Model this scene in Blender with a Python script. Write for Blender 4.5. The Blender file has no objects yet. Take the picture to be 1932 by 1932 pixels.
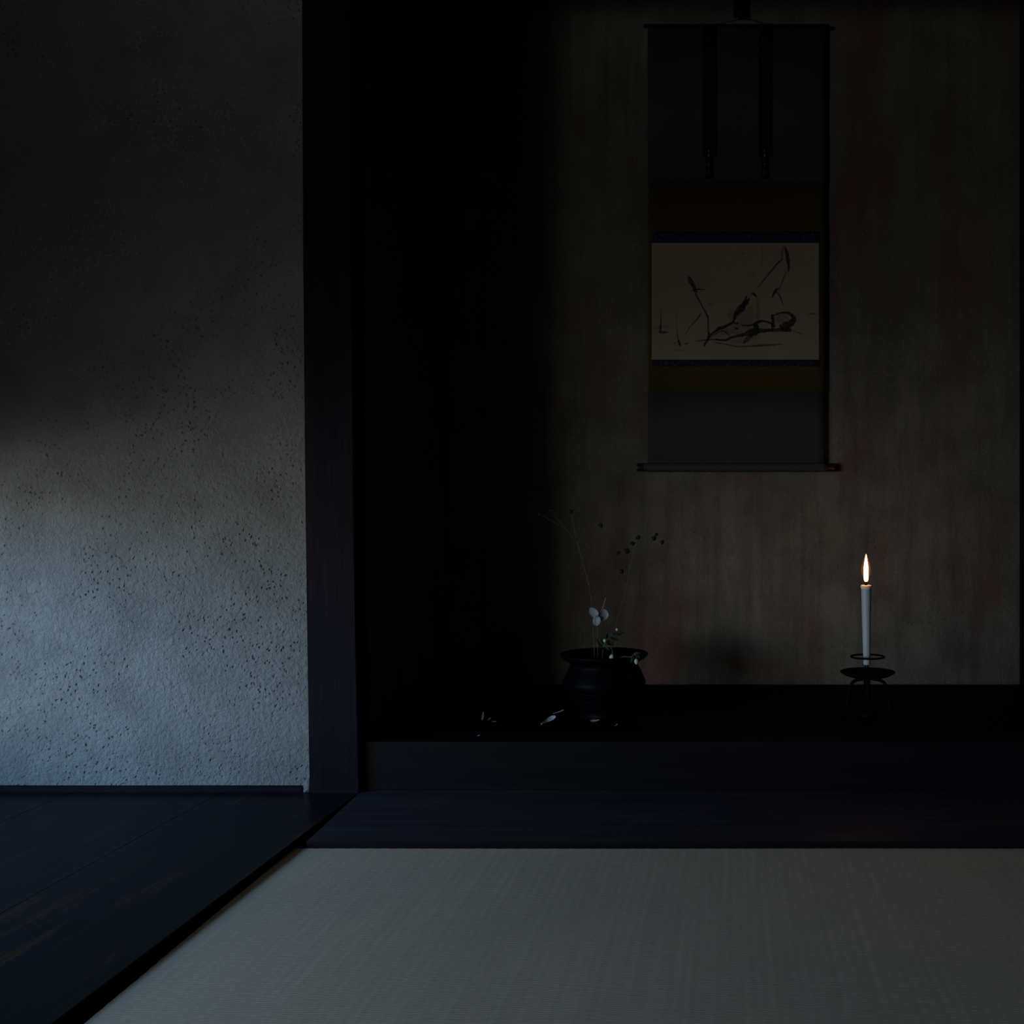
import bpy, bmesh, math, random
from mathutils import Vector, Matrix
random.seed(7)
scn = bpy.context.scene
C = scn.collection
PI = math.pi

# ------------------------------------------------------------------ camera
D, H, F = 2.35, 0.637, 1950.0
cd = bpy.data.cameras.new('camera'); cam = bpy.data.objects.new('camera', cd); C.objects.link(cam)
cam.location = (0, -D, H); cam.rotation_euler = (PI/2, 0, 0)
cd.sensor_width = 36; cd.lens = F/1932*36; cd.shift_x = -(1380-966)/1932; cd.clip_start = .02
scn.camera = cam
# ------------------------------------------------------------------ world, exposure
w = bpy.data.worlds.new('world'); scn.world = w; w.use_nodes = True
w.node_tree.nodes['Background'].inputs[0].default_value = (.25, .38, .6, 1)
w.node_tree.nodes['Background'].inputs[1].default_value = .02
vs = scn.view_settings; vs.view_transform = 'Standard'; vs.look = 'None'; vs.gamma = 1; vs.exposure = 0.0
try: vs.use_curve_mapping = False
except Exception: pass
# ------------------------------------------------------------------ daylight outside the low side window
def area(name, loc, target, sx, sy, power, col, spread=PI):
    l = bpy.data.lights.new(name, 'AREA'); l.shape = 'RECTANGLE'; l.size = sx; l.size_y = sy
    l.energy = power; l.color = col; l.spread = spread
    o = bpy.data.objects.new(name, l); C.objects.link(o); o.location = loc
    o.rotation_euler = (Vector(target)-Vector(loc)).to_track_quat('-Z', 'Y').to_euler()
    return o
WX = -2.05                                  # plane of the side wall
WY0, WY1, WZ0, WZ1 = -2.10, -0.30, 0.12, 0.74   # opening of the near low window
VY0, VY1, VZ0, VZ1 = -3.60, -2.16, 0.06, 0.92
UY0, UY1, UZ0, UZ1 = -3.45, -2.40, 1.18, 1.84   # opening added for the high fill light   # opening of the far low window
area('window_daylight', (WX-1.1, -2.1, 1.06), (WX+.9, -.45, .35), 2.2, .55, 104.0, (.29, .64, 1.18))
area('window_daylight_high', (WX-.12, -2.95, 1.5), (-1.0, 0, 1.2), 1.1, .65, 5.0, (.95, .98, .92))  # unseen source, added to lift the dim upper wall
area('window_daylight_far', (-4.1, -6.1, .54), (-.2, .6, .75), 4.2, 1.15, 285.0, (.92, .97, .97))

# ================================================================== helpers
def px(X, Y, depth):
    """point of the place seen at picture (X, Y) at world y = depth"""
    k = (depth+D)/F
    return Vector(((X-1380)*k, depth, H-(Y-966)*k))
def obj(name, bm, m, parent=None, smooth=False):
    me = bpy.data.meshes.new(name); bm.to_mesh(me); bm.free()
    for mm in (m if isinstance(m, (list, tuple)) else [m]): me.materials.append(mm)
    if smooth:
        for p in me.polygons: p.use_smooth = True
    o = bpy.data.objects.new(name, me); C.objects.link(o)
    if parent is not None:
        o.parent = parent
        off = parent_world(parent)
        me.transform(Matrix.Translation(-off))
    return o
def parent_world(p):
    v = Vector(p.location)
    while p.parent: p = p.parent; v += Vector(p.location)
    return v
def tag(o, label=None, cat=None, group=None, kind=None):
    if label: o['label'] = label
    if cat: o['category'] = cat
    if group: o['group'] = group
    if kind: o['kind'] = kind
    return o
def thing(name, label, cat, loc, group=None):
    o = bpy.data.objects.new(name, None); C.objects.link(o); o.location = loc
    o.empty_display_size = .02
    return tag(o, label, cat, group)
def box(bm, x0, x1, y0, y1, z0, z1, bev=0, mat=0):
    b = bmesh.new(); bmesh.ops.create_cube(b, size=1)
    for v in b.verts:
        v.co = Vector(((x0+x1)/2+v.co.x*(x1-x0), (y0+y1)/2+v.co.y*(y1-y0), (z0+z1)/2+v.co.z*(z1-z0)))
    if bev: bmesh.ops.bevel(b, geom=b.edges[:], offset=bev, segments=2, profile=.6, affect='EDGES')
    merge(bm, b, mat); return bm
def merge(bm, b, mat=0):
    vm = {}
    for v in b.verts: vm[v] = bm.verts.new(v.co)
    for f in b.faces:
        g = bm.faces.new([vm[v] for v in f.verts]); g.material_index = mat; g.smooth = f.smooth
    b.free()
def prism(bm, pts, z0, z1, bev=0):
    b = bmesh.new()
    lo = [b.verts.new((x, y, z0)) for x, y in pts]; hi = [b.verts.new((x, y, z1)) for x, y in pts]
    n = len(pts); b.faces.new(hi); b.faces.new(lo[::-1])
    for i in range(n): b.faces.new([lo[i], lo[(i+1) % n], hi[(i+1) % n], hi[i]])
    bmesh.ops.recalc_face_normals(b, faces=b.faces[:])
    if bev: bmesh.ops.bevel(b, geom=b.edges[:], offset=bev, segments=2, affect='EDGES')
    merge(bm, b); return bm
def lathe(bm, prof, c=(0, 0), seg=48, mat=0):
    """prof: (radius, z) list; r=0 ends close the shape"""
    b = bmesh.new(); rings = []
    for r, z in prof:
        if r < 1e-6: rings.append([b.verts.new((c[0], c[1], z))])
        else: rings.append([b.verts.new((c[0]+r*math.cos(2*PI*i/seg), c[1]+r*math.sin(2*PI*i/seg), z)) for i in range(seg)])
    for a, d in zip(rings, rings[1:]):
        for i in range(seg):
            j = (i+1) % seg
            if len(a) == 1 and len(d) == 1: continue
            if len(a) == 1: b.faces.new([a[0], d[j], d[i]])
            elif len(d) == 1: b.faces.new([a[i], a[j], d[0]])
            else: b.faces.new([a[i], a[j], d[j], d[i]])
    bmesh.ops.recalc_face_normals(b, faces=b.faces[:])
    for f in b.faces: f.smooth = True
    merge(bm, b, mat); return bm
def catmull(P, n=8):
    P = [Vector(p) for p in P]
    if len(P) < 3: return P
    out = []
    Q = [P[0]*2-P[1]]+P+[P[-1]*2-P[-2]]
    for i in range(1, len(Q)-2):
        a, b, c, d = Q[i-1:i+3]
        for k in range(n):
            t = k/n
            out.append(.5*((2*b)+(-a+c)*t+(2*a-5*b+4*c-d)*t*t+(-a+3*b-3*c+d)*t**3))
    out.append(P[-1]); return out
def tube(bm, P, r, seg=8, sub=6, mat=0, closed=False):
    """r: number or list per control point"""
    R = r if isinstance(r, (list, tuple)) else [r]*len(P)
    if closed: pts = [Vector(p) for p in P]; rr = list(R)
    else:
        pts = catmull(P, sub); m = len(pts)-1
        rr = []
        for i in range(len(pts)):
            t = i/m*(len(R)-1); k = min(int(t), len(R)-2); rr.append(R[k]+(R[k+1]-R[k])*(t-k))
    b = bmesh.new(); rings = []; n = len(pts); up = None
    for i in range(n):
        a = pts[i-1] if (i or closed) else pts[0]; c = pts[(i+1) % n] if (i < n-1 or closed) else pts[-1]
        t = (c-a).normalized()
        if up is None: up = t.orthogonal().normalized()
        up = (up-t*up.dot(t)).normalized(); s = t.cross(up)
        rings.append([b.verts.new(pts[i]+(up*math.cos(2*PI*k/seg)+s*math.sin(2*PI*k/seg))*rr[i]) for k in range(seg)])
    for i in range(n if closed else n-1):
        A, B = rings[i], rings[(i+1) % n]
        for k in range(seg): b.faces.new([A[k], A[(k+1) % seg], B[(k+1) % seg], B[k]])
    if not closed: b.faces.new(rings[0][::-1]); b.faces.new(rings[-1])
    bmesh.ops.recalc_face_normals(b, faces=b.faces[:])
    for f in b.faces: f.smooth = True
    merge(bm, b, mat); return bm
def blob(bm, c, rx, ry, rz, rot=None, seg=14, fn=None, mat=0):
    b = bmesh.new(); bmesh.ops.create_uvsphere(b, u_segments=seg, v_segments=max(8, seg*2//3), radius=1)
    for v in b.verts:
        p = v.co.copy()
        if fn: p = fn(p)
        p = Vector((p.x*rx, p.y*ry, p.z*rz))
        if rot: p = rot @ p
        v.co = p+Vector(c)
    for f in b.faces: f.smooth = True
    merge(bm, b, mat); return bm

# ------------------------------------------------------------------ materials
class NT:
    def __init__(s, name):
        s.m = bpy.data.materials.new(name); s.m.use_nodes = True; s.t = s.m.node_tree; s.n = s.t.nodes
        s.b = s.n['Principled BSDF']; s.out = s.n['Material Output']
        s.co = s.n.new('ShaderNodeTexCoord').outputs['Object']
    def l(s, a, b): s.t.links.new(a, b)
    def mapp(s, scale=(1, 1, 1), rot=(0, 0, 0)):
        k = s.n.new('ShaderNodeMapping'); k.inputs['Scale'].default_value = scale; k.inputs['Rotation'].default_value = rot
        s.l(s.co, k.inputs['Vector']); return k.outputs[0]
    def noise(s, sc, det=4, rough=.5, vec=None, dist=0):
        k = s.n.new('ShaderNodeTexNoise'); k.inputs['Scale'].default_value = sc; k.inputs['Detail'].default_value = det
        k.inputs['Roughness'].default_value = rough; k.inputs['Distortion'].default_value = dist
        s.l(vec or s.co, k.inputs['Vector']); return k.outputs['Fac']
    def vor(s, sc, vec=None, feat='F1'):
        k = s.n.new('ShaderNodeTexVoronoi'); k.feature = feat; k.inputs['Scale'].default_value = sc
        s.l(vec or s.co, k.inputs['Vector']); return k.outputs['Distance']
    def wave(s, sc, axis, vec=None, dist=0, prof='SIN'):
        k = s.n.new('ShaderNodeTexWave'); k.bands_direction = axis; k.inputs['Scale'].default_value = sc
        k.inputs['Distortion'].default_value = dist; k.wave_profile = prof
        s.l(vec or s.co, k.inputs['Vector']); return k.outputs['Fac']
    def ramp(s, fac, stops):
        k = s.n.new('ShaderNodeValToRGB'); e = k.color_ramp.elements
        while len(e) < len(stops): e.new(.5)
        for q, (p, c) in zip(e, stops):
            q.position = p; q.color = (c, c, c, 1) if isinstance(c, (int, float)) else (*c, 1)
        s.l(fac, k.inputs[0]); return k.outputs[0]
    def mix(s, f, a, b, mode='MIX'):
        k = s.n.new('ShaderNodeMix'); k.data_type = 'RGBA'; k.blend_type = mode
        for inp, v in ((k.inputs[0], f), (k.inputs[6], a), (k.inputs[7], b)):
            if hasattr(v, 'is_output'): s.l(v, inp)
            elif isinstance(v, (int, float)): inp.default_value = v if inp is k.inputs[0] else (v, v, v, 1)
            else: inp.default_value = (*v, 1)
        return k.outputs[2]
    def math(s, op, a, b=0):
        k = s.n.new('ShaderNodeMath'); k.operation = op
        for inp, v in zip(k.inputs, (a, b)):
            if hasattr(v, 'is_output'): s.l(v, inp)
            else: inp.default_value = v
        return k.outputs[0]
    def bump(s, h, dist, strength=1, prev=None):
        k = s.n.new('ShaderNodeBump'); k.inputs['Distance'].default_value = dist; k.inputs['Strength'].default_value = strength
        s.l(h, k.inputs['Height'])
        if prev is not None: s.l(prev, k.inputs['Normal'])
        return k.outputs[0]
    def done(s, col=None, rough=.8, spec=.5, normal=None, **kw):
        if col is not None:
            if hasattr(col, 'is_output'): s.l(col, s.b.inputs['Base Color'])
            else: s.b.inputs['Base Color'].default_value = (*col, 1)
        if hasattr(rough, 'is_output'): s.l(rough, s.b.inputs['Roughness'])
        else: s.b.inputs['Roughness'].default_value = rough
        s.b.inputs['Specular IOR Level'].default_value = spec
        if normal is not None: s.l(normal, s.b.inputs['Normal'])
        for k, v in kw.items():
            s.b.inputs[k.replace('_', ' ')].default_value = v
        return s.m

def plaster(name, c0, c1, c2, pit=1.0, straw=.5, streak=0, red=None):
    t = NT(name)
    big = t.noise(1.6, 5, .6); mid = t.noise(9, 5, .6); fine = t.noise(120, 4, .65)
    col = t.mix(t.ramp(big, [(.35, 0), (.65, 1)]), c0, c1)
    col = t.mix(t.math('MULTIPLY', t.ramp(mid, [(.42, 0), (.7, 1)]), .6), col, c2)
    if streak:
        sv = t.mapp((14, 14, 1.1)); st = t.noise(2.2, 6, .65, sv)
        col = t.mix(t.math('MULTIPLY', t.ramp(st, [(.45, 0), (.7, 1)]), streak), col, c2)
    if red is not None:  # reddish blotches, partly the candle's warmth put into the wall colour
        rn = t.noise(3.1, 3, .6, t.mapp((1.6, 1, .7)))
        col = t.mix(t.math('MULTIPLY', t.ramp(rn, [(.54, 0), (.68, 1)]), .75), col, red)
    # chopped straw lying in the clay
    wv = t.n.new('ShaderNodeVectorMath'); wv.operation = 'ADD'
    nz = t.n.new('ShaderNodeTexNoise'); nz.inputs['Scale'].default_value = 30; t.l(t.co, nz.inputs['Vector'])
    sc = t.n.new('ShaderNodeVectorMath'); sc.operation = 'SCALE'; sc.inputs['Scale'].default_value = .022
    t.l(nz.outputs['Color'], sc.inputs[0]); t.l(t.co, wv.inputs[0]); t.l(sc.outputs[0], wv.inputs[1])
    s1 = t.n.new('ShaderNodeMapping'); s1.inputs['Scale'].default_value = (190, 60, 34); t.l(wv.outputs[0], s1.inputs[0])
    s2 = t.n.new('ShaderNodeMapping'); s2.inputs['Scale'].default_value = (38, 60, 200); s2.inputs['Rotation'].default_value = (0, .5, 0); t.l(wv.outputs[0], s2.inputs[0])
    v1 = t.ramp(t.vor(1, s1.outputs[0]), [(.10, 1), (.2, 0)]); v2 = t.ramp(t.vor(1, s2.outputs[0]), [(.10, 1), (.2, 0)])
    fib = t.math('MAXIMUM', v1, v2)
    gate = t.ramp(t.noise(14, 2), [(.42, 0), (.62, 1)])
    fib = t.math('MULTIPLY', fib, gate)
    col = t.mix(t.math('MULTIPLY', fib, straw), col, tuple(min(1, x*1.9+.03) for x in c1))
    # pits, with the shade inside them put into the colour
    pv = t.vor(84, wv.outputs[0]); pits = t.ramp(pv, [(.05, 0), (.2, .75), (.3, 1)])
    pgate = t.ramp(t.noise(5, 3, .6), [(.4, 0), (.62, 1)])
    pits = t.mix(pgate, 1.0, pits)
    col = t.mix(t.math('MULTIPLY', t.math('SUBTRACT', 1, pits), .6), col, tuple(x*.35 for x in c0))
    h = t.math('ADD', t.math('MULTIPLY', t.noise(85, 5, .62, wv.outputs[0]), 1.0), t.math('MULTIPLY', fine, .35))
    h = t.math('ADD', h, t.math('MULTIPLY', pits, .45*pit))
    h = t.math('ADD', h, t.math('MULTIPLY', fib, .25))
    n1 = t.bump(t.noise(4, 3), .02, .35)
    n2 = t.bump(h, .006*pit, .8, n1)
    return t.done(col, .95, .12, n2)
def wood(name, c0, c1, axis='x', rough=.35, spec=.5, streak=None, bumpd=.0006):
    t = NT(name)
    s = {'x': (1.2, 22, 22), 'y': (22, 1.2, 22), 'z': (22, 22, 1.2)}[axis]
    v = t.mapp(s); g = t.noise(1.4, 8, .62, v, .4)
    s2 = tuple(a*4 for a in s); fine = t.noise(2, 4, .6, t.mapp(s2))
    col = t.mix(t.ramp(g, [(.35, 0), (.68, 1)]), c0, c1)
    if streak is not None:
        s3 = {'x': (1.5, 9, 9), 'y': (16, 1.6, 9), 'z': (9, 9, 1.5)}[axis]
        k = t.noise(1.3, 5, .7, t.mapp(s3))
        col = t.mix(t.ramp(k, [(.57, 0), (.72, 1)]), col, streak)
    col = t.mix(t.math('MULTIPLY', t.ramp(fine, [(.5, 0), (.75, 1)]), .4), col, tuple(x*.45 for x in c0))
    ro = t.math('ADD', t.math('MULTIPLY', fine, .18), rough-.09)
    nb = t.bump(t.math('ADD', g, fine), bumpd, .6)
    return t.done(col, ro, spec, nb)
def simple(name, col, rough=.6, spec=.4, nsc=60, var=.25, bump=.0004, **kw):
    t = NT(name); n = t.noise(nsc, 4)
    c = t.mix(t.ramp(n, [(.3, 0), (.7, 1)]), tuple(x*(1-var) for x in col), tuple(min(1, x*(1+var)) for x in col))
    return t.done(c, rough, spec, t.bump(n, bump, .5) if bump else None, **kw)
def fabric(name, col, col2=None, pat=0, rough=.85, spec=.15):
    t = NT(name)
    wx = t.wave(260, 'X'); wz = t.wave(260, 'Z')
    wv = t.math('MULTIPLY', wx, wz)
    mo = t.noise(3, 4)
    c = t.mix(t.ramp(mo, [(.3, 0), (.7, 1)]), tuple(x*.82 for x in col), tuple(x*1.15 for x in col))
    if col2 is not None:
        v = t.vor(pat, t.mapp((1, 1, 1.6)))
        n = t.noise(pat*2.2, 3)
        k = t.math('MULTIPLY', t.ramp(v, [(.22, 1), (.36, 0)]), t.ramp(n, [(.42, 0), (.55, 1)]))
        c = t.mix(k, c, col2)
    return t.done(c, rough, spec, t.bump(wv, .0004, .5))

M = {}
M['plaster'] = plaster('clay_plaster', (.152, .156, .150), (.190, .193, .182), (.116, .116, .107), 1.9, .5)
M['plaster_room'] = plaster('room_clay_plaster', (.22, .20, .17), (.27, .25, .21), (.17, .15, .12), .6, .3)
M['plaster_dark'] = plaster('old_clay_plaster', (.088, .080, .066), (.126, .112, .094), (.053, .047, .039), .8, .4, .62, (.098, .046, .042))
M['plaster_side'] = plaster('shadowed_side_clay', (.05, .047, .04), (.07, .064, .055), (.035, .03, .026), .6, .3)  # clay kept darker here: shade of the recess put into the colour
M['pillar'] = wood('dark_pillar_wood', (.0048, .0040, .0072), (.0082, .0064, .0098), 'z', .5, .025)
M['step'] = wood('dark_step_board_wood', (.026, .022, .027), (.044, .036, .038), 'x', .5, .05, (.07, .04, .035))
M['sill'] = wood('dark_sill_wood', (.0058, .0054, .0068), (.0095, .0078, .0088), 'x', .5, .02)
M['base'] = wood('dark_baseboard_wood', (.005, .005, .008), (.009, .008, .012), 'x', .5, .02)
M['floorwood'] = wood('polished_floorboard', (.0065, .0075, .011), (.012, .0105, .0125), 'y', .24, .014, (.045, .020, .012))
M['lacquer'] = wood('alcove_floor_wood', (.0015, .0014, .0018), (.0026, .0022, .0024), 'x', .6, .03)
M['dark'] = simple('unlit_subfloor', (.004, .004, .004), .9, .05)  # near-black colour stands in for shade down in the gap
M['ceiling'] = wood('ceiling_board', (.16, .13, .10), (.24, .19, .14), 'x', .6, .2)
# tatami
t = NT('tatami_rush')
rows = t.wave(95, 'Y', dist=3); ribs = t.wave(19.2, 'X', dist=.15)
fleck = t.noise(1, 4, .7, t.mapp((34, 420, 40)))
strk = t.noise(1, 4, .6, t.mapp((55, 2.2, 10)))
blot = t.noise(2.4, 4, .6)
col = t.mix(t.ramp(fleck, [(.3, 0), (.72, 1)]), (.435, .31, .202), (.56, .40, .262))
col = t.mix(t.math('MULTIPLY', t.ramp(strk, [(.42, 0), (.7, 1)]), .45), col, (.58, .43, .29))
col = t.mix(t.math('MULTIPLY', t.ramp(blot, [(.4, 0), (.65, 1)]), .35), col, (.37, .295, .215))
hh = t.math('ADD', t.math('MULTIPLY', rows, .22), t.math('MULTIPLY', ribs, .09))
hh = t.math('ADD', hh, t.math('MULTIPLY', fleck, .9))
M['tatami'] = t.done(col, .75, .25, t.bump(hh, .0012, .7))
M['rush_edge'] = simple('tatami_edge_rush', (.012, .011, .009), .9, .05)  # mat sides blackened: shade of the gap put into the colour
# scroll
M['cloth_blue'] = fabric('grey_blue_silk', (.034, .034, .036), rough=.75)
M['cloth_gold'] = fabric('dull_gold_silk', (.052, .034, .008), rough=.8)
M['brocade'] = fabric('navy_brocade', (.010, .012, .022), (.085, .085, .095), 120)
M['strip'] = fabric('black_strip_silk', (.006, .006, .008))
t = NT('aged_paper')
n1 = t.noise(5, 5, .6); n2 = t.noise(30, 5, .6)
col = t.mix(t.ramp(n1, [(.3, 0), (.7, 1)]), (.190, .146, .108), (.228, .176, .130))
col = t.mix(t.math('MULTIPLY', n2, .3), col, (.19, .15, .105))
M['paper'] = t.done(col, .9, .1, t.bump(n2, .0003, .4))
def ink(name, a0, a1, col):
    t = NT(name)
    n = t.noise(60, 5, .7, t.mapp((1, 1, 1)))
    f = t.ramp(n, [(.3, a0), (.68, a1)])
    t.done(col, .9, .05)
    tr = t.n.new('ShaderNodeBsdfTransparent'); mx = t.n.new('ShaderNodeMixShader')
    t.l(f, mx.inputs[0]); t.l(tr.outputs[0], mx.inputs[1]); t.l(t.b.outputs[0], mx.inputs[2]); t.l(mx.outputs[0], t.out.inputs[0])
    return t.m
M['ink'] = ink('black_ink', .95, .45, (.012, .014, .012))
M['inkmid'] = ink('grey_ink', .75, .25, (.02, .022, .018))
M['inkpale'] = ink('pale_ink_wash', .28, .05, (.09, .10, .085))
M['rod'] = simple('scroll_rod_wood', (.05, .05, .05), .4, .4)
M['knob'] = simple('dark_roller_knob', (.012, .006, .006), .25, .5)
M['cord'] = simple('braided_cord', (.05, .05, .055), .6, .3)
M['tassel'] = simple('pale_tassel_thread', (.16, .16, .16), .5, .5)
# candle things
M['iron'] = simple('black_iron', (.0022, .0022, .0024), .6, .03, 90, .3, .0006)
t = NT('candle_wax'); M['wax'] = t.done((.36, .42, .44), .45, .4, None)
t.b.inputs['Subsurface Weight'].default_value = .5; t.b.inputs['Subsurface Radius'].default_value = (1, .5, .22); t.b.inputs['Subsurface Scale'].default_value = .010
t = NT('soft_wax'); M['melt'] = t.done((.80, .70, .55), .4, .4, None)  # paler, warmer than the candle: flame glow put into the rim's colour
t.b.inputs['Subsurface Weight'].default_value = .8; t.b.inputs['Subsurface Radius'].default_value = (1, .5, .2); t.b.inputs['Subsurface Scale'].default_value = .006
M['wick'] = simple('charred_wick', (.02, .008, .006), .9, .1)
def emit(name, col, st):
    m = bpy.data.materials.new(name); m.use_nodes = True; nt = m.node_tree; nt.nodes.clear()
    e = nt.nodes.new('ShaderNodeEmission'); o = nt.nodes.new('ShaderNodeOutputMaterial')
    e.inputs[0].default_value = (*col, 1); e.inputs[1].default_value = st; nt.links.new(e.outputs[0], o.inputs[0]); return m
M['flame'] = emit('flame_core', (1, .36, .14), 40.0)
nt = M['flame'].node_tree; lw = nt.nodes.new('ShaderNodeLayerWeight'); lw.inputs[0].default_value = .5
q1 = nt.nodes.new('ShaderNodeMath'); q1.operation = 'SUBTRACT'; q1.inputs[0].default_value = 1
q2 = nt.nodes.new('ShaderNodeMath'); q2.operation = 'POWER'; q2.inputs[1].default_value = 1.3
q3 = nt.nodes.new('ShaderNodeMath'); q3.operation = 'MULTIPLY_ADD'; q3.inputs[1].default_value = 95; q3.inputs[2].default_value = 1.2
nt.links.new(lw.outputs['Facing'], q1.inputs[1]); nt.links.new(q1.outputs[0], q2.inputs[0]); nt.links.new(q2.outputs[0], q3.inputs[0])
nt.links.new(q3.outputs[0], [n for n in nt.nodes if n.type == 'EMISSION'][0].inputs[1])
# outer halo: see-through orange fringe, widened to imitate the flame's glare
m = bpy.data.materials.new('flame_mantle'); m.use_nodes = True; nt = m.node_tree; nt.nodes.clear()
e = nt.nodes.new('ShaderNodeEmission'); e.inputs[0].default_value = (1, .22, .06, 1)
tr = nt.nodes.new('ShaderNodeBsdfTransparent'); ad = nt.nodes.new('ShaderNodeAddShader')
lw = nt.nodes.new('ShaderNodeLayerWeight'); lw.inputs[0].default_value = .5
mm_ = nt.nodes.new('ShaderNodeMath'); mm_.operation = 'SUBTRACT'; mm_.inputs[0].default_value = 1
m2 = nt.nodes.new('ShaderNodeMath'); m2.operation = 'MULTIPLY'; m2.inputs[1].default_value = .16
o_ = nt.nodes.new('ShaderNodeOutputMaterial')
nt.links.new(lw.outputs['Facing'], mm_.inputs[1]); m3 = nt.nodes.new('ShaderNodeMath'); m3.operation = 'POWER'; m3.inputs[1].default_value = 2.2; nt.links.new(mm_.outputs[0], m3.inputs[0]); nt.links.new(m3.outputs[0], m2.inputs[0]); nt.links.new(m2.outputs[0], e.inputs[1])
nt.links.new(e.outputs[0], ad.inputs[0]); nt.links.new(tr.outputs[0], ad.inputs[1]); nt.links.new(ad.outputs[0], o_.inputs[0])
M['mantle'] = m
# plants and vase
t = NT('dark_bronze'); lat = t.n.new('ShaderNodeTexVoronoi'); lat.feature = 'DISTANCE_TO_EDGE'; lat.inputs['Scale'].default_value = 95
t.l(t.co, lat.inputs['Vector']); nn = t.noise(40, 4)
M['bronze'] = t.done((.0012, .0012, .0022), .45, .03, t.bump(t.math('ADD', nn, lat.outputs['Distance']), .0012, .5))
M['petal'] = simple('pale_petal', (.17, .185, .21), .6, .3, 40, .15, .0002)
M['bud'] = simple('white_bud', (.36, .42, .36), .55, .3, 80, .15, .0002)
M['stem'] = simple('dry_stem', (.07, .062, .045), .7, .2)
M['gstem'] = simple('green_stem', (.06, .085, .045), .6, .2)
M['leaf'] = simple('dark_green_leaf', (.004, .011, .004), .6, .2)
M['berry'] = simple('dark_seed_head', (.006, .005, .005), .7, .2)
M['fallen'] = simple('fallen_petal', (.48, .50, .60), .5, .3, 60, .12, .0002)
M['drypetal'] = simple('withered_petal', (.22, .20, .17), .7, .2, 60, .2, .0003)

# ================================================================== the setting
def struct(name, bm, m, label, smooth=False):
    o = obj(name, bm, m, None, smooth); return tag(o, label, None, None, 'structure')
XR = 2.2; YF = -4.7; ZC = 2.55
PL = (583-1380)*D/F; PR = (678-1380)*D/F      # pillar left and right at floor
AF = .112                                      # alcove floor height
AB = .80                                       # alcove back
AR = (1924-1380)*(AB+D)/F                      # alcove right corner
struct('floor', box(bmesh.new(), WX-.1, XR+.1, YF-.1, AB+.1, -.12, -.075), M['dark'], 'dark ground under the mats and boards')
# wide boards left of the mat
bm = bmesh.new(); xs = [-.846, -1.16, -1.5, -1.83, WX]
for a, b in zip(xs, xs[1:]): box(bm, b+.0004, a-.0004, YF, .03, -.035, 0, .0008)
struct('floor_boards', bm, M['floorwood'], 'polished dark floorboards left of the woven mat')
# plaster wall left of the post, its face slightly uneven
def rough_wall(name, x0, x1, z0, z1, y, th, m, amp, label, nx=60, nz=60, extra=None):
    b = bmesh.new(); g = {}
    rnd = random.Random(hash(len(name)) & 255)
    ph = [(rnd.uniform(2, 9), rnd.uniform(2, 9), rnd.uniform(0, 6)) for _ in range(6)]
    for i in range(nx+1):
        for j in range(nz+1):
            x = x0+(x1-x0)*i/nx; z = z0+(z1-z0)*j/nz
            dy = sum(math.sin(a*x+c*z+p) for a, c, p in ph)/6*amp
            g[i, j] = b.verts.new((x, y-abs(dy), z))
    for i in range(nx):
        for j in range(nz):
            f = b.faces.new([g[i, j], g[i+1, j], g[i+1, j+1], g[i, j+1]]); f.smooth = True
    box(b, x0, x1, y+.001, y+th, z0, z1)
    if extra: extra(b)
    return struct(name, b, m, label)
def chip(b):      # the ragged lump of plaster at the foot of the wall beside the post
    P = px(576, 1492, .0); blob(b, (P.x, .006, P.z), .011, .008, .013, seg=10)
    blob(b, (PL-.003, .004, .014), .007, .008, .016, seg=10)
rough_wall('wall_back_left', WX, PL+.035, .012, ZC, .014, .05, M['plaster'], .004, 'clay plaster wall left of the dark post', extra=chip)
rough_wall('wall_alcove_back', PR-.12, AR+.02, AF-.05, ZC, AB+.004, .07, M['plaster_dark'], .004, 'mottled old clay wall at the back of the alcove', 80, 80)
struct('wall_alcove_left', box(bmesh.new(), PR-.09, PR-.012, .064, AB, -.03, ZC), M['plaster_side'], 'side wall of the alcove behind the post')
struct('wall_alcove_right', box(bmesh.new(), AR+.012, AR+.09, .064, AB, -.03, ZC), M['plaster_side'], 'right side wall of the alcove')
struct('wall_back_right', box(bmesh.new(), AR+.13, XR, .014, .064, -.03, ZC), M['plaster'], 'clay wall right of the alcove')
struct('wall_right', box(bmesh.new(), XR, XR+.08, YF, .06, -.05, ZC), M['plaster_room'], 'right wall of the room')
struct('wall_front', box(bmesh.new(), WX, XR, YF-.08, YF, -.05, ZC), M['plaster_room'], 'wall behind the viewer')
bm = bmesh.new()
for y0, y1 in ((YF, VY0), (VY1, WY0), (WY1, .06)): box(bm, WX-.08, WX, y0, y1, -.05, ZC)
for y0, y1, z0, z1 in ((WY0, WY1, WZ0, WZ1),):
    box(bm, WX-.08, WX, y0, y1, -.05, z0); box(bm, WX-.08, WX, y0, y1, z1, ZC)
box(bm, WX-.08, WX, VY0, VY1, -.05, VZ0); box(bm, WX-.08, WX, VY0, VY1, VZ1, UZ0); box(bm, WX-.08, WX, VY0, VY1, UZ1, ZC)
box(bm, WX-.08, WX, VY0, UY0, UZ0, UZ1); box(bm, WX-.08, WX, UY1, VY1, UZ0, UZ1)
struct('wall_left', bm, M['plaster_room'], 'left wall pierced by two low windows')
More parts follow.
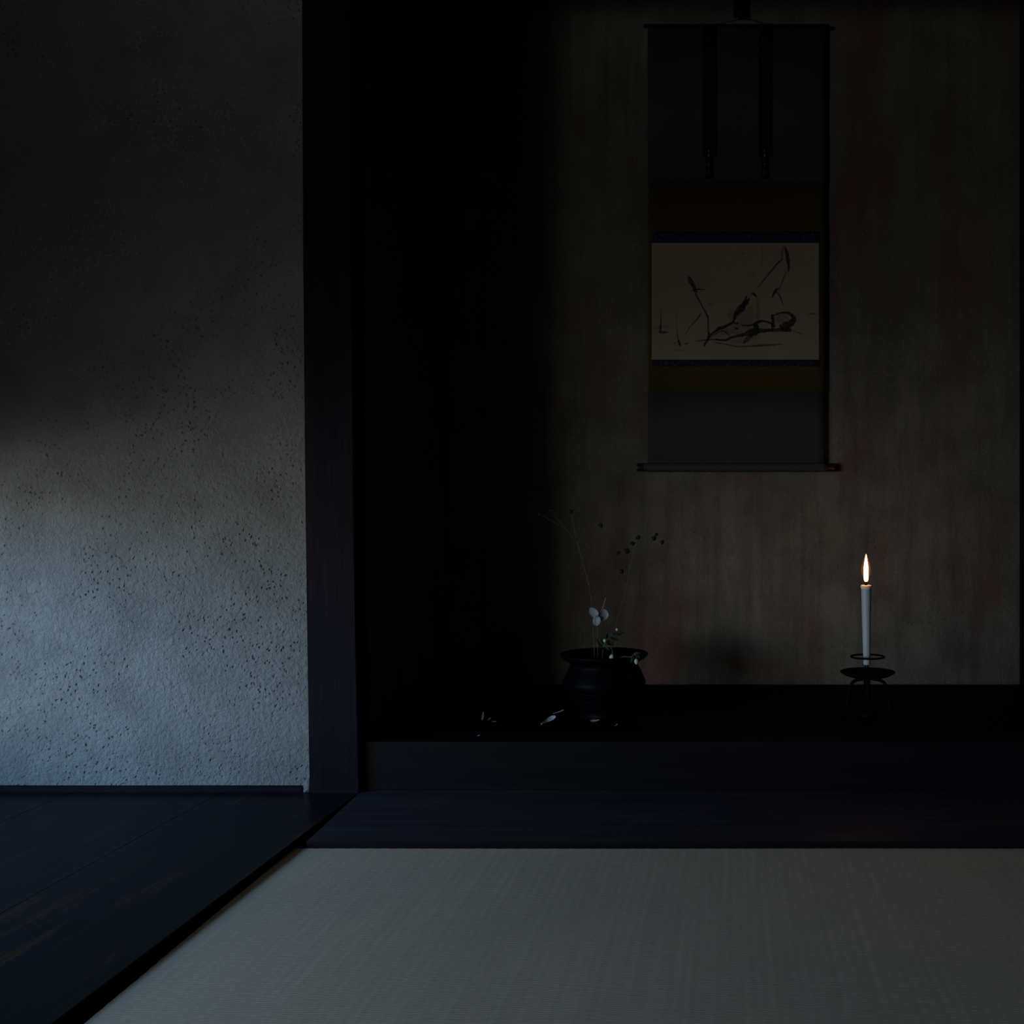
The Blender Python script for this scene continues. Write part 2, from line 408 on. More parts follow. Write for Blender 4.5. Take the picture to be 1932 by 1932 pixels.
for n_, (y0, y1, z0, z1) in enumerate(((WY0, WY1, WZ0, WZ1), (VY0, VY1, VZ0, VZ1), (UY0, UY1, UZ0, UZ1))):
    bm = bmesh.new(); f = .025
    for a in ((y0, y0+f, z0, z1), (y1-f, y1, z0, z1), (y0+f, y1-f, z0, z0+f), (y0+f, y1-f, z1-f, z1)):
        box(bm, WX-.07, WX+.012, a[0], a[1], a[2], a[3], .002)
    struct('window_%d' % (n_+1), bm, M['base'], 'window frame in the left wall')  # the high third window is added for fill light
struct('ceiling', box(bmesh.new(), WX-.08, XR+.08, YF-.08, AB+.09, ZC, ZC+.05), M['ceiling'], 'board ceiling')
struct('baseboard_left', box(bmesh.new(), WX, px(571, 0, 0).x, -.004, .03, .0, .0118, .0012), M['base'], 'thin dark board along the foot of the plaster wall')
# the post: a slightly irregular squared trunk
prof = [(0, 583.5, 678.5), (.125, 581.5, 676.3), (.31, 579.2, 672.8), (.635, 575.5, 668.3), (1.2, 571, 664), (1.8, 569, 661), (ZC, 567, 658)]
bm = bmesh.new(); b = bmesh.new(); rings = []
yf = -.010
for z, a, c in prof:
    k = (yf+D)/F; x0 = (a-1380)*k; x1 = (c-1380)*k; bv = .003
    rings.append([b.verts.new((x, y, z)) for x, y in ((x0, .06), (x0, yf+bv), (x0+bv, yf), (x1-bv, yf), (x1, yf+bv), (x1, .06))])
for A, B in zip(rings, rings[1:]):
    for i in range(6): b.faces.new([A[i], A[(i+1) % 6], B[(i+1) % 6], B[i]])
b.faces.new(rings[0]); b.faces.new(rings[-1]); bmesh.ops.recalc_face_normals(b, faces=b.faces[:]); merge(bm, b)
struct('trim_1', bm, M['pillar'], 'tall dark wooden post between plaster wall and alcove')
# front beam of the alcove, step board, alcove floor
KY = .012
struct('trim_2', box(bmesh.new(), PR-.012, AR+.1, KY, KY+.10, .0008, AF, .002), M['sill'], 'dark front beam of the raised alcove floor')
SF = -.353
bm = bmesh.new(); prism(bm, [(PR-.001, .10), (PR+.001, -.0105), (-.822, SF), (1.35, SF), (1.35, .10)], -.035, 0, .001)
for f_ in bm.faces:
    f_.normal_update()
    if abs(f_.normal.z) < .5: f_.material_index = 1  # upright sides darker than the top, shade put into their colour
struct('trim_3', bm, [M['step'], M['sill']], 'dark board lying between the woven mat and the alcove')
struct('alcove_floor', box(bmesh.new(), PR-.012, AR+.1, KY+.1, AB+.01, AF-.03, AF-.001), M['lacquer'], 'black raised floor of the alcove')
bm = bmesh.new()
struct('trim_4', box(bm, AR-.001, AR+.012, AB-.013, AB, AF, ZC, .001), M['pillar'], 'thin dark corner strip at right of the alcove')
struct('trim_5', box(bmesh.new(), AR+.02, AR+.13, -.010, .10, 0, ZC, .003), M['pillar'], 'right post of the alcove')
struct('trim_6', box(bmesh.new(), PR, AR+.02, .01, .045, 2.02, 2.10, .002), M['pillar'], 'dark lintel above the alcove opening')
struct('wall_alcove_top', box(bmesh.new(), PR, AR+.02, .016, .040, 2.10, ZC), M['plaster'], 'plaster above the alcove lintel')

# ================================================================== the mat
tm = thing('tatami_mat', 'large pale woven rush mat with no cloth border, on the floor in the foreground', 'mat', (.1, -.8, -.0123))
x0, x1, y0, y1 = -.823, 1.087, -1.315, SF-.0015
pts = []; n = 130; x0 = -.8455
for i in range(n+1):
    x = x0+(x1-x0)*i/n
    wob = .0016*math.sin((x-x0)*2.9)-.0055*math.exp(-((x+.82)/.35)**2)*0
    pts.append((x, y1-(.0013 if i % 2 else 0)-abs(wob)-random.uniform(0, .0005)))
pts += [(x1, y0), (-.8125, y0)]
n2 = 70
left = [(-.846+.0345*(-.35-(y0+(y1-y0)*k/n2))+(.0009 if k % 2 else 0)+random.uniform(0, .0005), y0+(y1-y0)*k/n2) for k in range(1, n2)]
bm = bmesh.new(); prism(bm, (pts+left)[::-1], -.026, -.0123)
for f_ in bm.faces:
    f_.normal_update()
    if abs(f_.normal.z) < .5: f_.material_index = 1
obj('woven_surface', bm, [M['tatami'], M['rush_edge']], tm)
bm = bmesh.new(); box(bm, x0+.036, x1-.004, y0+.004, y1-.006, -.0748, -.0262)
obj('mat_core', bm, M['rush_edge'], tm)

# ================================================================== hanging scroll
SY = AB-.024
k = (SY+D)/F
def sx(X): return (X-1380)*k
def sz(Y): return H-(Y-966)*k
sc = thing('hanging_scroll', 'hanging scroll with an ink painting of bent reeds on the alcove wall', 'scroll', (sx(1388), SY, sz(886)))
def sheet(name, X0, X1, Y0, Y1, m, dy=0, th=.0012, parent=sc):
    b = bmesh.new(); n = 24; g = []
    for side in (0, 1):
        row = []
        for i in range(n+1):
            X = X0+(X1-X0)*i/n; bow = .0025*math.sin(PI*(X-1222)/(1556-1222))
            row.append([b.verts.new((sx(X), SY-dy-bow*.6+side*th, sz(Y))) for Y in (Y1, Y0)])
        g.append(row)
    for i in range(n):
        f1 = b.faces.new([g[0][i][0], g[0][i+1][0], g[0][i+1][1], g[0][i][1]]); f1.smooth = True
        f2 = b.faces.new([g[1][i][0], g[1][i][1], g[1][i+1][1], g[1][i+1][0]]); f2.smooth = True
        for q in (0, 1):
            b.faces.new([g[0][i][q], g[1][i][q], g[1][i+1][q], g[0][i+1][q]])
    for i in (0, n): b.faces.new([g[0][i][0], g[0][i][1], g[1][i][1], g[1][i][0]])
    bmesh.ops.recalc_face_normals(b, faces=b.faces[:])
    return obj(name, b, m, parent)
sheet('upper_cloth', 1222, 1557, 52, 341, M['cloth_blue'])
sheet('gold_cloth', 1223, 1556, 341, 738, M['cloth_gold'])
sheet('lower_cloth', 1222, 1555, 738, 876, M['cloth_blue'])
tag(sheet('brocade_band', 1230, 1547, 437, 459, M['brocade'], .0012), 'wide patterned navy band above the painting')
tag(sheet('brocade_band', 1230, 1547, 679, 691, M['brocade'], .0012), 'narrow patterned navy band below the painting')
# painting: paper and brush strokes, one mesh
b = bmesh.new(); n = 24
PB = lambda X: SY-.0024-.0015*math.sin(PI*(X-1222)/(1556-1222))
for i in range(n):
    a0 = 1230+(1545-1230)*i/n; a1 = 1230+(1545-1230)*(i+1)/n
    q = [b.verts.new((sx(a), PB(a), sz(Y))) for a, Y in ((a0, 679), (a1, 679), (a1, 459), (a0, 459))]
    f = b.faces.new(q); f.material_index = 0; f.smooth = True
lift = [.00035]
def stroke(P, mat, rag=.25):
    """P: (u, v, width) in the painting's own grid of 340 x 270 units x 5.68"""
    P = [Vector((u/5.68+1220, v/5.68+430, w_/5.68)) for u, v, w_ in P]
    pts = catmull(P, 7); n = len(pts); L = []; R = []
    lift[0] += .00002
    for i, p in enumerate(pts):
        a = pts[max(0, i-1)]; c = pts[min(n-1, i+1)]
        t_ = Vector((c.x-a.x, c.y-a.y)); t_ = t_.normalized() if t_.length else Vector((1, 0)); nr = Vector((-t_.y, t_.x))
        hw = max(.3, abs(p.z)*1.15)/2
        hl = hw*(1+random.uniform(-rag, rag)); hr = hw*(1+random.uniform(-rag, rag))
        for S, s_, h_ in ((L, 1, hl), (R, -1, hr)):
            X = p.x+nr.x*h_*s_; Y = p.y+nr.y*h_*s_
            S.append(b.verts.new((sx(X), PB(X)-lift[0], sz(Y))))
    for i in range(n-1):
        f = b.faces.new([L[i], L[i+1], R[i+1], R[i]]); f.material_index = mat
W_ = 3
for P in ([(870, 900, 60), (1000, 960, 150), (1100, 950, 170), (1180, 960, 60)],
          [(1380, 960, 60), (1460, 980, 90), (1520, 960, 60)],
          [(720, 1150, 40), (850, 1110, 80), (1000, 1090, 90), (1120, 1080, 60)],
          [(900, 1220, 40), (1050, 1200, 70), (1200, 1160, 30)],
          [(330, 900, 10), (322, 1050, 14), (340, 1180, 14)],
          [(1180, 760, 20), (1195, 900, 34), (1190, 1000, 30)],
          [(1000, 300, 10), (1040, 280, 26), (1060, 290, 10)], [(1120, 500, 10), (1140, 515, 26), (1165, 530, 10)],
          [(650, 820, 6), (690, 820, 22), (730, 825, 6)], [(1220, 180, 10), (1240, 300, 16), (1230, 420, 8)],
          [(60, 1090, 6), (160, 1060, 14), (330, 1080, 6)]):
    stroke(P, W_)
for P in ([(585, 912, 9), (540, 980, 13), (470, 1060, 8), (410, 1150, 4)],
          [(155, 870, 4), (155, 1000, 9), (148, 1080, 20), (145, 1128, 30)], [(140, 1124, 16), (190, 1122, 22), (240, 1120, 6)],
          [(1450, 340, 10), (1380, 410, 16), (1290, 520, 13), (1180, 650, 7)],
          [(1468, 190, 8), (1450, 270, 9), (1450, 350, 12)],
          [(1495, 470, 8), (1460, 560, 10), (1425, 650, 7)],
          [(1380, 670, 12), (1430, 740, 12), (1462, 835, 6)],
          [(700, 1225, 6), (850, 1250, 9), (1000, 1275, 10), (1200, 1262, 18), (1350, 1255, 16), (1460, 1248, 5)],
          [(660, 1180, 12), (800, 1110, 10), (840, 1118, 12), (895, 1160, 5)],
          [(1125, 1140, 40), (1075, 1200, 36), (1030, 1245, 12)],
          [(1735, 925, 5), (1775, 922, 12), (1815, 920, 5)],
          [(280, 1240, 4), (310, 1238, 8), (320, 1240, 3)], [(405, 1250, 8), (430, 1242, 14), (455, 1240, 5)],
          [(1560, 1100, 8), (1640, 1130, 8), (1700, 1150, 3)],
          [(945, 1080, 10), (965, 1082, 24), (985, 1070, 10)],
          [(320, 1100, 5), (335, 1190, 10), (350, 1230, 14)]):
    stroke(P, 2)
for P in ([(445, 525, 22), (475, 575, 42), (510, 640, 28), (540, 700, 14)],
          [(500, 660, 14), (555, 770, 13), (600, 850, 10), (648, 940, 18), (660, 970, 12), (658, 1080, 9), (664, 1180, 24), (612, 1270, 14)],
          [(480, 682, 5), (540, 662, 15), (630, 664, 4)],
          [(340, 1200, 8), (352, 1245, 22), (365, 1268, 16)],
          [(1480, 200, 8), (1505, 300, 34), (1518, 400, 22), (1520, 475, 8)],
          [(1425, 650, 6), (1385, 668, 26), (1340, 752, 8)],
          [(1068, 730, 6), (1052, 800, 34), (1015, 860, 66), (980, 895, 58), (950, 935, 34), (930, 1000, 24), (872, 1045, 24), (780, 1082, 30), (705, 1132, 14), (660, 1182, 22)],
          [(1105, 755, 10), (1070, 800, 34), (1030, 850, 30)],
          [(1125, 705, 12), (1150, 712, 24), (1180, 748, 10)],
          [(930, 1020, 24), (965, 1025, 18), (985, 1015, 6)],
          [(1020, 1050, 6), (1130, 1045, 18), (1170, 1022, 26), (1240, 1002, 20), (1320, 1022, 16), (1375, 1060, 26)],
          [(1345, 930, 22), (1352, 1010, 28), (1345, 1120, 22)],
          [(1345, 945, 8), (1430, 915, 14), (1515, 915, 22), (1575, 965, 40), (1550, 1020, 60), (1490, 1060, 84), (1430, 1080, 60)],
          [(1172, 1030, 34), (1165, 1095, 66), (1110, 1130, 72), (1050, 1145, 34), (900, 1180, 22), (840, 1208, 18), (700, 1198, 12), (510, 1218, 3)],
          [(1180, 1105, 44), (1330, 1100, 30), (1450, 1095, 34), (1550, 1100, 26)]):
    stroke(P, 1)
for i in range(7):        # faint small signature marks
    u = 288+i*22; stroke([(u, 1306+random.uniform(-5, 5), 5), (u+6, 1314, 7), (u+12, 1310+random.uniform(-6, 8), 4)], 2)
tag(obj('painting', b, [M['paper'], M['ink'], M['inkmid'], M['inkpale']], sc), 'aged tan paper with black ink strokes')
# rods
def hrod(name, X0, X1, Y, r, m, parent, yy=SY, seg=20, caps=0):
    b = bmesh.new(); a = Vector((sx(X0), yy, sz(Y))); c = Vector((sx(X1), yy, sz(Y)))
    tube(b, [a, a*.98+c*.02, a*.5+c*.5, a*.02+c*.98, c], r, seg, 2)
    return obj(name, b, m, parent)
hrod('top_rod', 1221, 1558, 49, .0055, M['strip'], sc)
ro = hrod('bottom_roller', 1221, 1555, 882, .0135, M['cloth_blue'], sc)
for a, c in ((1202, 1221), (1555, 1575)):
    b = bmesh.new()
    A = Vector((sx(a), SY, sz(882))); B = Vector((sx(c), SY, sz(882)))
    if a > 1400: A, B = B, A       # A is the outer end
    tube(b, [A, A.lerp(B, .06), A.lerp(B, .5), B], [.0122, .0132, .0128, .0118], 24, 4)
    obj('roller_knob', b, M['knob'], sc)
for X0 in (1338.5, 1443):          # the two loose strips
    st = sheet('hanging_strip', X0-12.5, X0+12.5, 52, 298, M['strip'], .006, .0012)
    b = bmesh.new(); P = Vector((sx(X0-1), SY-.008, 0))
    lathe(b, [(0, sz(296)), (.006, sz(298)), (.0105, sz(304)), (.0085, sz(312)), (.0095, sz(326)), (.0115, sz(338)), (0, sz(339))], (P.x, P.y), 16)
    tz = obj('tassel', b, M['strip'], sc)
    b = bmesh.new()
    for Y, r in ((289, .0022), (297, .0034), (313, .0022), (329, .0026)):  # highlights on the tassel threads, modelled as pale blobs
        blob(b, (P.x+.001*random.uniform(-1, 1), P.y-.009, sz(Y)), r*.8, r*.8, r*1.5, seg=10)
    tg = obj('tassel_thread', b, M['tassel'], tz); tag(tg, 'pale thread knots')
b = bmesh.new()                    # cord up to the hook
top = (sx(1396), SY-.004, sz(30))
tube(b, [(sx(1300), SY-.004, sz(48)), (sx(1350), SY-.004, sz(40)), top], .0013, 8, 4)
tube(b, [(sx(1472), SY-.004, sz(48)), (sx(1436), SY-.004, sz(42)), top], .0013, 8, 4)
obj('hanging_cord', b, M['cord'], sc)
hk = thing('scroll_hook', 'dark flat wall hook above the hanging scroll', 'hook', (sx(1394), AB-.004, sz(10)))
b = bmesh.new(); box(b, sx(1384), sx(1405), SY-.006, SY+.004, sz(33), sz(-120), .002); obj('hook_bar', b, M['strip'], hk)
b = bmesh.new(); box(b, sx(1386), sx(1403), SY+.003, AB+.004, sz(-90), sz(-118), .002); obj('wall_bracket', b, M['strip'], hk)

# ================================================================== candle and its stand
CY = .32
kc = (CY+D)/F
def cx(X): return (X-1380)*kc
def cz(Y): return H-(Y-966)*kc
CX = cx(1637)
stand = thing('candle_stand', 'black iron candle stand with round dish and wire ring on the alcove floor', 'candle holder', (CX, CY, AF-.001))
b = bmesh.new()
lathe(b, [(0, cz(1272)), (.010, cz(1272)), (.052, cz(1270.5)), (.066, cz(1267)), (.0705, cz(1266.5)), (.0705, cz(1268.5)), (.058, cz(1274)), (.04, cz(1278)), (.018, cz(1281)), (0, cz(1282))], (CX, CY), 56)
obj('dish', b, M['iron'], stand)
b = bmesh.new(); tube(b, [(CX, CY, cz(1276)), (CX, CY, cz(1262)), (CX-.0005, CY, cz(1250))], [.004, .003, .001], 10, 3)
obj('spike', b, M['iron'], stand)
b = bmesh.new(); N = 40
tube(b, [(CX+.0425*math.cos(2*PI*i/N), CY+.0425*math.sin(2*PI*i/N), cz(1239)) for i in range(N)], .0026, 8, closed=True)
ring = obj('wire_ring', b, M['iron'], stand)
for a in (90,):
    b = bmesh.new(); c_, s_ = math.cos(math.radians(a)), math.sin(math.radians(a))
    tube(b, [(CX+.0425*c_, CY+.0425*s_, cz(1239)), (CX+.046*c_, CY+.046*s_, cz(1254)), (CX+.05*c_, CY+.05*s_, cz(1270))], .0016, 8, 4)
    obj('ring_support', b, M['iron'], stand)
for a in (-165, -15, 90):
    b = bmesh.new(); c_, s_ = math.cos(math.radians(a)), math.sin(math.radians(a))
    P = [(r*c_+CX, r*s_+CY, z) for r, z in ((.014, cz(1281)), (.033, cz(1283)), (.045, cz(1290)), (.054, cz(1315)), (.058, AF+.018), (.066, AF+.003), (.075, AF+.0025))]
    tube(b, P, [.004, .0042, .0042, .004, .0036, .0034, .003], 10, 6); obj('leg', b, M['iron'], stand)
b = bmesh.new(); tube(b, [(CX, CY, cz(1279)), (CX, CY, cz(1300)), (CX, CY, AF+.012)], [.008, .005, .004], 12, 4); obj('stem', b, M['iron'], stand)
b = bmesh.new(); lathe(b, [(0, AF-.001), (.028, AF-.001), (.030, AF+.004), (.012, AF+.012), (0, AF+.016)], (CX, CY), 32); obj('foot', b, M['iron'], stand)

B0 = Vector((cx(1635.5), CY, cz(1254))); T0 = Vector((cx(1634), CY, cz(1104)))
cand = thing('candle', 'lit pale candle, thin and tapering downward, standing in the iron stand', 'candle', B0)
b = bmesh.new(); ax = T0-B0; seg = 32; rings = []
pr = [(0, .0), (0, .0082), (.01, .0090), (.3, .0103), (.7, .0118), (.93, .0127), (.950, .0128), (.952, .006), (.953, 0)]
for tt, r in pr:
    c_ = B0+ax*tt
    rings.append([b.verts.new(c_+Vector((r*math.cos(2*PI*i/seg), r*math.sin(2*PI*i/seg), 0))) for i in range(seg)] if r else [b.verts.new(c_)])
for A, Bq in zip(rings, rings[1:]):
    for i in range(seg):
        j = (i+1) % seg
        if len(A) == 1: b.faces.new([A[0], Bq[j], Bq[i]])
        elif len(Bq) == 1: b.faces.new([A[i], A[j], Bq[0]])
        else: b.faces.new([A[i], A[j], Bq[j], Bq[i]])
bmesh.ops.recalc_face_normals(b, faces=b.faces[:])
obj('wax_body', b, M['wax'], cand, True)
b = bmesh.new(); lathe(b, [(0, T0.z-.0105), (.0118, T0.z-.0105), (.0129, T0.z-.0095), (.0137, T0.z-.0065), (.0146, T0.z-.0042), (.0148, T0.z-.0028), (.0140, T0.z-.0010), (.0122, T0.z+.0003), (.0095, T0.z-.0006), (.005, T0.z-.0014), (0, T0.z-.0014)], (T0.x, T0.y), 32)
tag(obj('melted_rim', b, M['melt'], cand), 'glowing softened rim of wax')
b = bmesh.new(); tube(b, [T0+Vector((0, 0, -.003)), T0+Vector((0, 0, .006)), T0+Vector((.0006, 0, .011))], [.0036, .0042, .002], 10, 4); obj('wick', b, M['wick'], cand)
b = bmesh.new()
fp = [(1097, 2.2), (1095, 3.7), (1088, 4.3), (1080, 4.5), (1072, 4.3), (1064, 3.4), (1057, 2.3), (1050, 1.2), (1045, 0)]
lathe(b, [(0, cz(1098))]+[(r*kc, cz(Y)) for Y, r in fp], (T0.x, CY), 24)
fl = obj('flame', b, M['flame'], cand)
fl.visible_shadow = True
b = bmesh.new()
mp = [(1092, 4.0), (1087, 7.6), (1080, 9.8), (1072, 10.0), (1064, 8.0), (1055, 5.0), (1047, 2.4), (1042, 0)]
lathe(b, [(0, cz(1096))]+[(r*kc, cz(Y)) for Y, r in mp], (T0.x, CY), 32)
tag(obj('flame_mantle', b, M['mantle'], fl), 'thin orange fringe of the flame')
# ================================================================== vase
VY = .32; VX = cx(1140)
vase = thing('flower_vase', 'dark bronze vase with wide flat rim holding thin stems in the alcove', 'vase', (VX, VY, AF-.001))
b = bmesh.new()
pr = [(0, AF-.001), (.066, AF-.001), (.070, AF+.003), (.066, AF+.010), (.070, AF+.022), (.084, AF+.048), (.099, cz(1299)), (.107, cz(1288)), (.105, cz(1281)), (.096, cz(1268)), (.088, cz(1256)), (.086, cz(1251)),
      (.093, cz(1246)), (.105, cz(1241)), (.1125, cz(1236)), (.113, cz(1233)), (.110, cz(1231.5)), (.100, cz(1232.5)), (.088, cz(1236)), (.080, cz(1243)), (.078, cz(1262)), (.080, cz(1290)), (0, cz(1292))]
lathe(b, pr, (VX, VY), 64); body = obj('vase_body', b, M['bronze'], vase)
b = bmesh.new()      # raised band of upright ribs round the belly
for i in range(28):
    a = 2*PI*i/28; r0 = .0835; r1 = .099
    p0 = Vector((VX+r0*math.cos(a), VY+r0*math.sin(a), AF+.047)); p1 = Vector((VX+r1*math.cos(a), VY+r1*math.sin(a), cz(1299)))
    tube(b, [p0, p0.lerp(p1, .5), p1], .0016, 6, 2)
for r, z in ((.0835, AF+.046), (.0995, cz(1299))):
    tube(b, [(VX+r*math.cos(2*PI*i/48), VY+r*math.sin(2*PI*i/48), z) for i in range(48)], .0018, 6, closed=True)
obj('ribbed_band', b, M['bronze'], vase)

# ================================================================== stems in the vase
def V(X, Y, d=0.0): return px(X, Y, VY+d)
def petal_mesh(b, base, tip, wid, cup, nrm, pe=.82):
    """rounded petal from base to tip, cupped along nrm, with real thickness"""
    base = Vector(base); tip = Vector(tip); ax_ = tip-base; L = ax_.length; ax_.normalize()
    nrm = Vector(nrm); nrm = (nrm-ax_*nrm.dot(ax_)).normalized(); sd = ax_.cross(nrm)
    nu, nv = 10, 8; top = {}; bot = {}
    for i in range(nu+1):
        u = i/nu; w_ = wid*math.sin(PI*(u**pe))**.5 if 0 < u < 1 else wid*.08
        for j in range(nv+1):
            v = j/nv*2-1
            p = base+ax_*L*u+sd*w_*v*.5+nrm*(cup*(v*v*.7+(2*u-1)**2*.6))
            top[i, j] = b.verts.new(p); bot[i, j] = b.verts.new(p-nrm*.0004)
    for i in range(nu):
        for j in range(nv):
            for q, d in ((top, 1), (bot, -1)):
                vs_ = [q[i, j], q[i+1, j], q[i+1, j+1], q[i, j+1]][::d]
                f = b.faces.new(vs_); f.smooth = True
        for j in (0, nv): b.faces.new([top[i, j], top[i+1, j], bot[i+1, j], bot[i, j]])
    for i in (0, nu):
        for j in range(nv): b.faces.new([top[i, j], top[i, j+1], bot[i, j+1], bot[i, j]])
    return b
def leaf_mesh(b, base, tip, wid, nrm):
    base = Vector(base); tip = Vector(tip); a = tip-base; L = a.length; a.normalize()
    nrm = Vector(nrm); nrm = (nrm-a*nrm.dot(a)).normalized(); sd = a.cross(nrm); n = 8; R = []
    for i in range(n+1):
        u = i/n; w_ = wid*.5*math.sin(PI*u**.8)+.0002
        c_ = base+a*L*u+nrm*(-.15*L*u*u)
        R.append([b.verts.new(c_-sd*w_+nrm*w_*.35), b.verts.new(c_), b.verts.new(c_+sd*w_+nrm*w_*.35), b.verts.new(c_-nrm*.0005)])
    for A, Bq in zip(R, R[1:]):
        for q in ((0, 1), (1, 2), (2, 3), (3, 0)): b.faces.new([A[q[0]], A[q[1]], Bq[q[1]], Bq[q[0]]])
    return b
MB = Vector((VX, VY, cz(1262)))       # inside the vase mouth
def bud_fn(p): return Vector((p.x*(1-.35*max(0, -p.z)), p.y*(1-.35*max(0, -p.z)), p.z))

fw = thing('white_flower', 'small pale flower with three rounded petals on a thin stem above the vase', 'flower', V(1128, 1262))
b = bmesh.new(); tube(b, [V(1128, 1262), V(1128, 1233), V(1127, 1205), V(1128, 1180, -.004), V(1127, 1164, -.006)], .0008, 8, 6); obj('stem', b, M['stem'], fw)
cc = V(1128, 1162, -.008)
for (X, Y), w_, nm, dd in (((1110, 1147), .022, (-.3, -1, .2), -.012), ((1147, 1158), .032, (.5, -1, .1), .004), ((1125, 1182), .020, (-.1, -1, .3), -.012)):
    b = bmesh.new(); petal_mesh(b, cc, V(X, Y, dd), w_, .005, nm); obj('petal', b, M['petal'], fw)
b = bmesh.new(); tube(b, [cc, V(1137, 1147, -.004), V(1140, 1137), V(1143, 1128)], [.0011, .0010, .0008, .0012], 8, 5); obj('tendril', b, M['petal'], fw)
b = bmesh.new(); blob(b, cc, .0024, .0024, .0024); obj('flower_centre', b, M['leaf'], fw)

def berry_twig(label, stems, berries, leaves=()):
    base = Vector(stems[0][0]); tw = thing('seed_twig', label, 'twig', base, 'seed twigs in the vase')
    for S, r in zip(stems, [(.0009, .0005)]+[(.0005, .00035)]*20):
        b = bmesh.new(); tube(b, S, [r[0], r[1]] if len(S) == 2 else [r[0]]*(len(S)-1)+[r[1]], 6, 6); obj('twig_stem', b, M['stem'], tw)
    for X, Y, r, d in berries:
        b = bmesh.new(); blob(b, V(X, Y, d), r*kc, r*kc, r*kc*1.15, Matrix.Rotation(random.uniform(-.6, .6), 3, 'Y'), 12)
        for q in range(3):
            a = random.uniform(0, 2*PI); leaf_mesh(b, V(X, Y, d), V(X+math.cos(a)*r*1.7, Y+math.sin(a)*r*1.3, d-.003), r*kc*.8, (0, -1, .2))
        obj('seed_head', b, M['berry'], tw)
berry_twig('thin twig with dark seed heads leaning to the left above the vase',
    [[V(1122, 1262), V(1120, 1200), V(1114, 1118), V(1097, 1052), V(1085, 1005), V(1077, 967)],
     [V(1108, 1095), V(1118, 1045), V(1128, 1010), V(1133, 993)],
     [V(1093, 1035), V(1070, 1000), V(1050, 978), V(1039, 964)],
     [V(1070, 1000), V(1045, 985), V(1020, 971)]],
    [(1077, 965, 3.6, 0), (1133.5, 991.5, 3.8, 0), (1039, 963, 3.2, 0), (1018, 970, 3.4, 0), (1088, 1018, 1.4, 0)])
berry_twig('thin twig with dark seed heads leaning to the right above the vase',
    [[V(1152, 1262), V(1160, 1190), V(1178, 1125), V(1186, 1090), V(1191, 1058), V(1200, 1030), V(1205, 1015)],
     [V(1188, 1075), V(1186, 1050), V(1183, 1040)], [V(1181, 1110), V(1174, 1095), V(1173, 1080)],
     [V(1187, 1068), V(1174, 1055), V(1167, 1044)], [V(1195, 1045), V(1194, 1034), V(1194, 1027)],
     [V(1192, 1056), V(1215, 1035), V(1234, 1017), V(1238, 1009)], [V(1218, 1033), V(1238, 1030), V(1249, 1024)]],
    [(1204.6, 1013.7, 3.6, 0), (1193.7, 1025.6, 3.6, 0), (1183, 1039.6, 4.6, 0), (1166.6, 1043, 3.2, 0), (1234, 1015.5, 3.8, 0),
     (1238.5, 1008.6, 2.8, 0), (1249.5, 1023, 3.4, 0), (1173, 1078, 4.0, 0)])

def sprig(label, stems, buds, leaves):
    s = thing('bud_sprig', label, 'flower bud', stems[0][0], 'bud sprigs in the vase')
    for S in stems:
        b = bmesh.new(); tube(b, S, .0009, 8, 6); obj('stem', b, M['gstem'], s)
    for X, Y, rx, rz, d, an in buds:
        b = bmesh.new(); blob(b, V(X, Y, d), rx*kc, rx*kc, rz*kc, Matrix.Rotation(an, 3, 'Y'), 14, bud_fn); o = obj('bud', b, M['bud'], s)
        b = bmesh.new()
        R_ = Matrix.Rotation(an, 3, 'Y'); up_ = R_ @ Vector((0, 0, 1)); tp = V(X, Y, d)+up_*rz*kc*.8
        for q in range(4):
            a = q*PI/2+.4; dr = R_ @ Vector((math.cos(a), math.sin(a), -.9)); leaf_mesh(b, tp+up_*.001, tp+dr*rx*kc*.8, rx*kc*.7, dr.cross(up_).cross(dr))
        obj('sepal', b, M['leaf'], o)
    for X0, Y0, X1, Y1, w_, d in leaves:
        b = bmesh.new(); leaf_mesh(b, V(X0, Y0, d), V(X1, Y1, d-.004), w_*kc, (random.uniform(-.4, .4), -1, .5)); obj('leaf', b, M['leaf'], s)
sprig('green sprig with three white buds standing over the vase rim',
    [[V(1137, 1262), V(1137, 1236), V(1138, 1222, -.01), V(1144, 1207, -.01), V(1155, 1198, -.01), V(1165, 1190, -.01)],
     [V(1138, 1222, -.01), V(1142, 1215, -.015), V(1141, 1210, -.02)],
     [V(1141, 1219, -.01), V(1149, 1219, -.04), V(1154, 1225, -.07), V(1156, 1234, -.085), V(1155, 1239, -.085)]],
    [(1164, 1188, 2.6, 3.0, -.012, 0), (1141, 1209, 3.3, 3.6, -.024, 0), (1154, 1241, 4.4, 6.4, -.085, .15)],
    [(1138, 1222, 1126, 1204, 7, -.01), (1140, 1215, 1134, 1200, 7, -.01), (1146, 1206, 1148, 1194, 8, -.01), (1152, 1200, 1166, 1207, 9, -.01),
     (1158, 1196, 1178, 1192, 8, -.01), (1155, 1200, 1157, 1188, 7, -.01), (1144, 1210, 1158, 1217, 9, -.012), (1138, 1224, 1128, 1220, 7, -.012),
     (1165, 1192, 1173, 1200, 6, -.01), (1140, 1220, 1150, 1228, 6, -.014)])
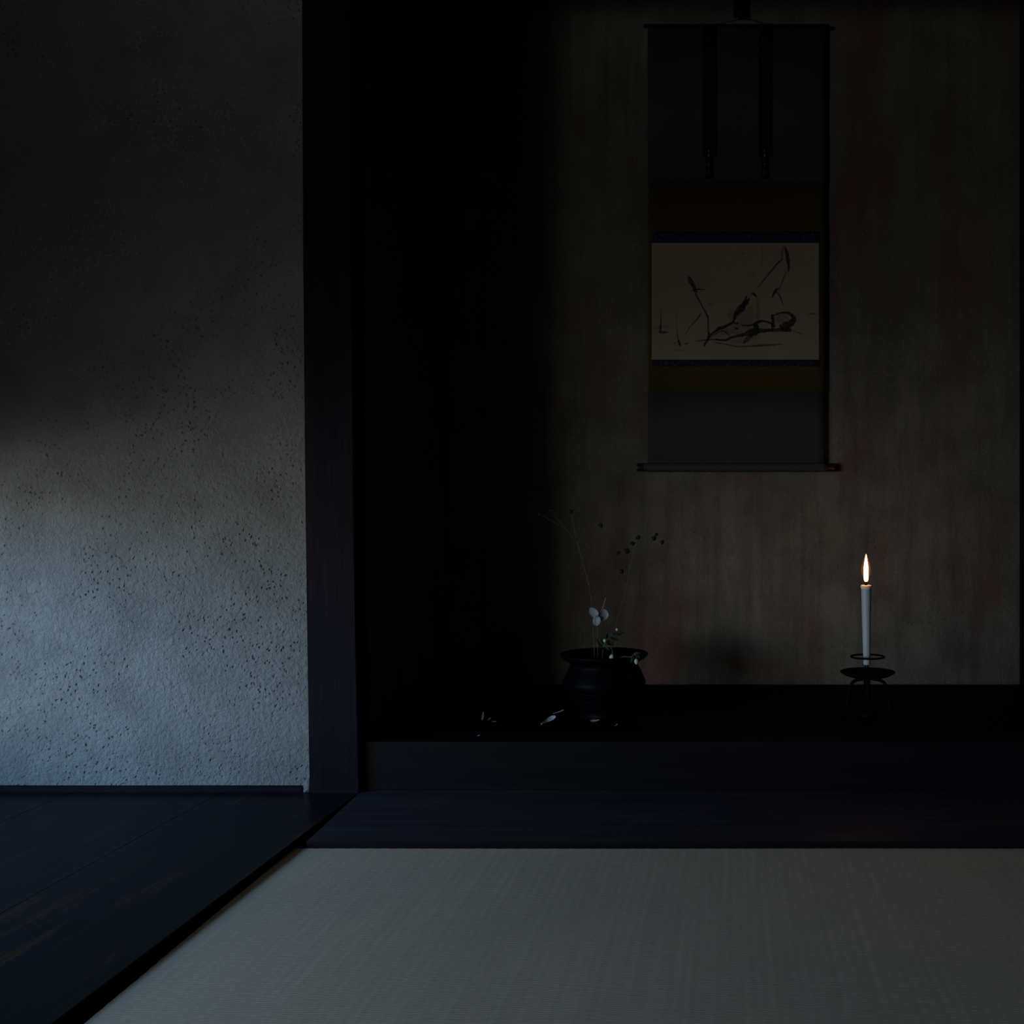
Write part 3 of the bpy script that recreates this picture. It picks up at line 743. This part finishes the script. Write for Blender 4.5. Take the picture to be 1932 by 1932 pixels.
sprig('short sprig with one white drooping bud at the right end of the vase rim',
    [[V(1162, 1262), V(1165, 1245, -.05), V(1176, 1239, -.085), V(1190, 1239.5, -.09), V(1195, 1235.5, -.09), V(1200, 1236, -.09), V(1201, 1243, -.09)]],
    [(1200.6, 1248.5, 4.0, 5.6, -.09, -.1)],
    [(1194, 1237, 1208, 1231, 7, -.088), (1191, 1239, 1190, 1252, 6, -.09), (1199, 1236, 1207, 1242, 6, -.088), (1192, 1238, 1196, 1246, 5, -.086)])

# ================================================================== fallen petals on the alcove floor
def floor_pt(X, Y, z=AF-.001):
    dep = (H-z)*F/(Y-966); return Vector(((X-1380)*dep/F, dep-D, z))
def fallen(label, P0, P1, wid, cup, mat, grp='fallen petals on the alcove floor', lift_=.0045, pe=.82):
    a = floor_pt(*P0); c_ = floor_pt(*P1)
    b = bmesh.new(); petal_mesh(b, a+Vector((0, 0, .0006)), c_+Vector((0, 0, lift_)), wid, cup, (0, -.15, 1), pe)
    b.verts.ensure_lookup_table(); mn = min(v.co.z for v in b.verts)
    for v in b.verts: v.co.z += AF-.001-mn
    o = obj('petal', b, mat); tag(o, label, 'petal', grp); return o
fallen('bright white curled petal, the largest on the floor left of the vase', (1021, 1367), (1047, 1359), .020, .0045, M['fallen'], lift_=.010, pe=2.0)
fallen('thin grey-white petal lying just behind the brightest white petal', (1044, 1347), (1064, 1345), .007, .003, M['petal'], lift_=.007)
fallen('small white petal lying in front of the vase foot', (1114, 1361), (1131, 1363), .014, .003, M['petal'], lift_=.005)
fallen('upright withered grey petal, tallest at the far left of the floor', (909, 1360), (912, 1356), .007, .002, M['drypetal'], lift_=.018)
fallen('tiny withered petal next to the upright grey petal', (921, 1359), (925, 1357), .006, .0015, M['drypetal'], lift_=.004)
fallen('flat withered petal right of the two grey petals at far left', (928, 1362), (937, 1362), .004, .001, M['drypetal'], lift_=.001)
fallen('tiny pale speck of petal at the front edge, far left', (899, 1390), (905, 1389), .005, .001, M['drypetal'], lift_=.003)
fallen('tiny pale speck of petal right of the vase foot', (1160, 1370), (1165, 1368), .005, .001, M['drypetal'], lift_=.003)
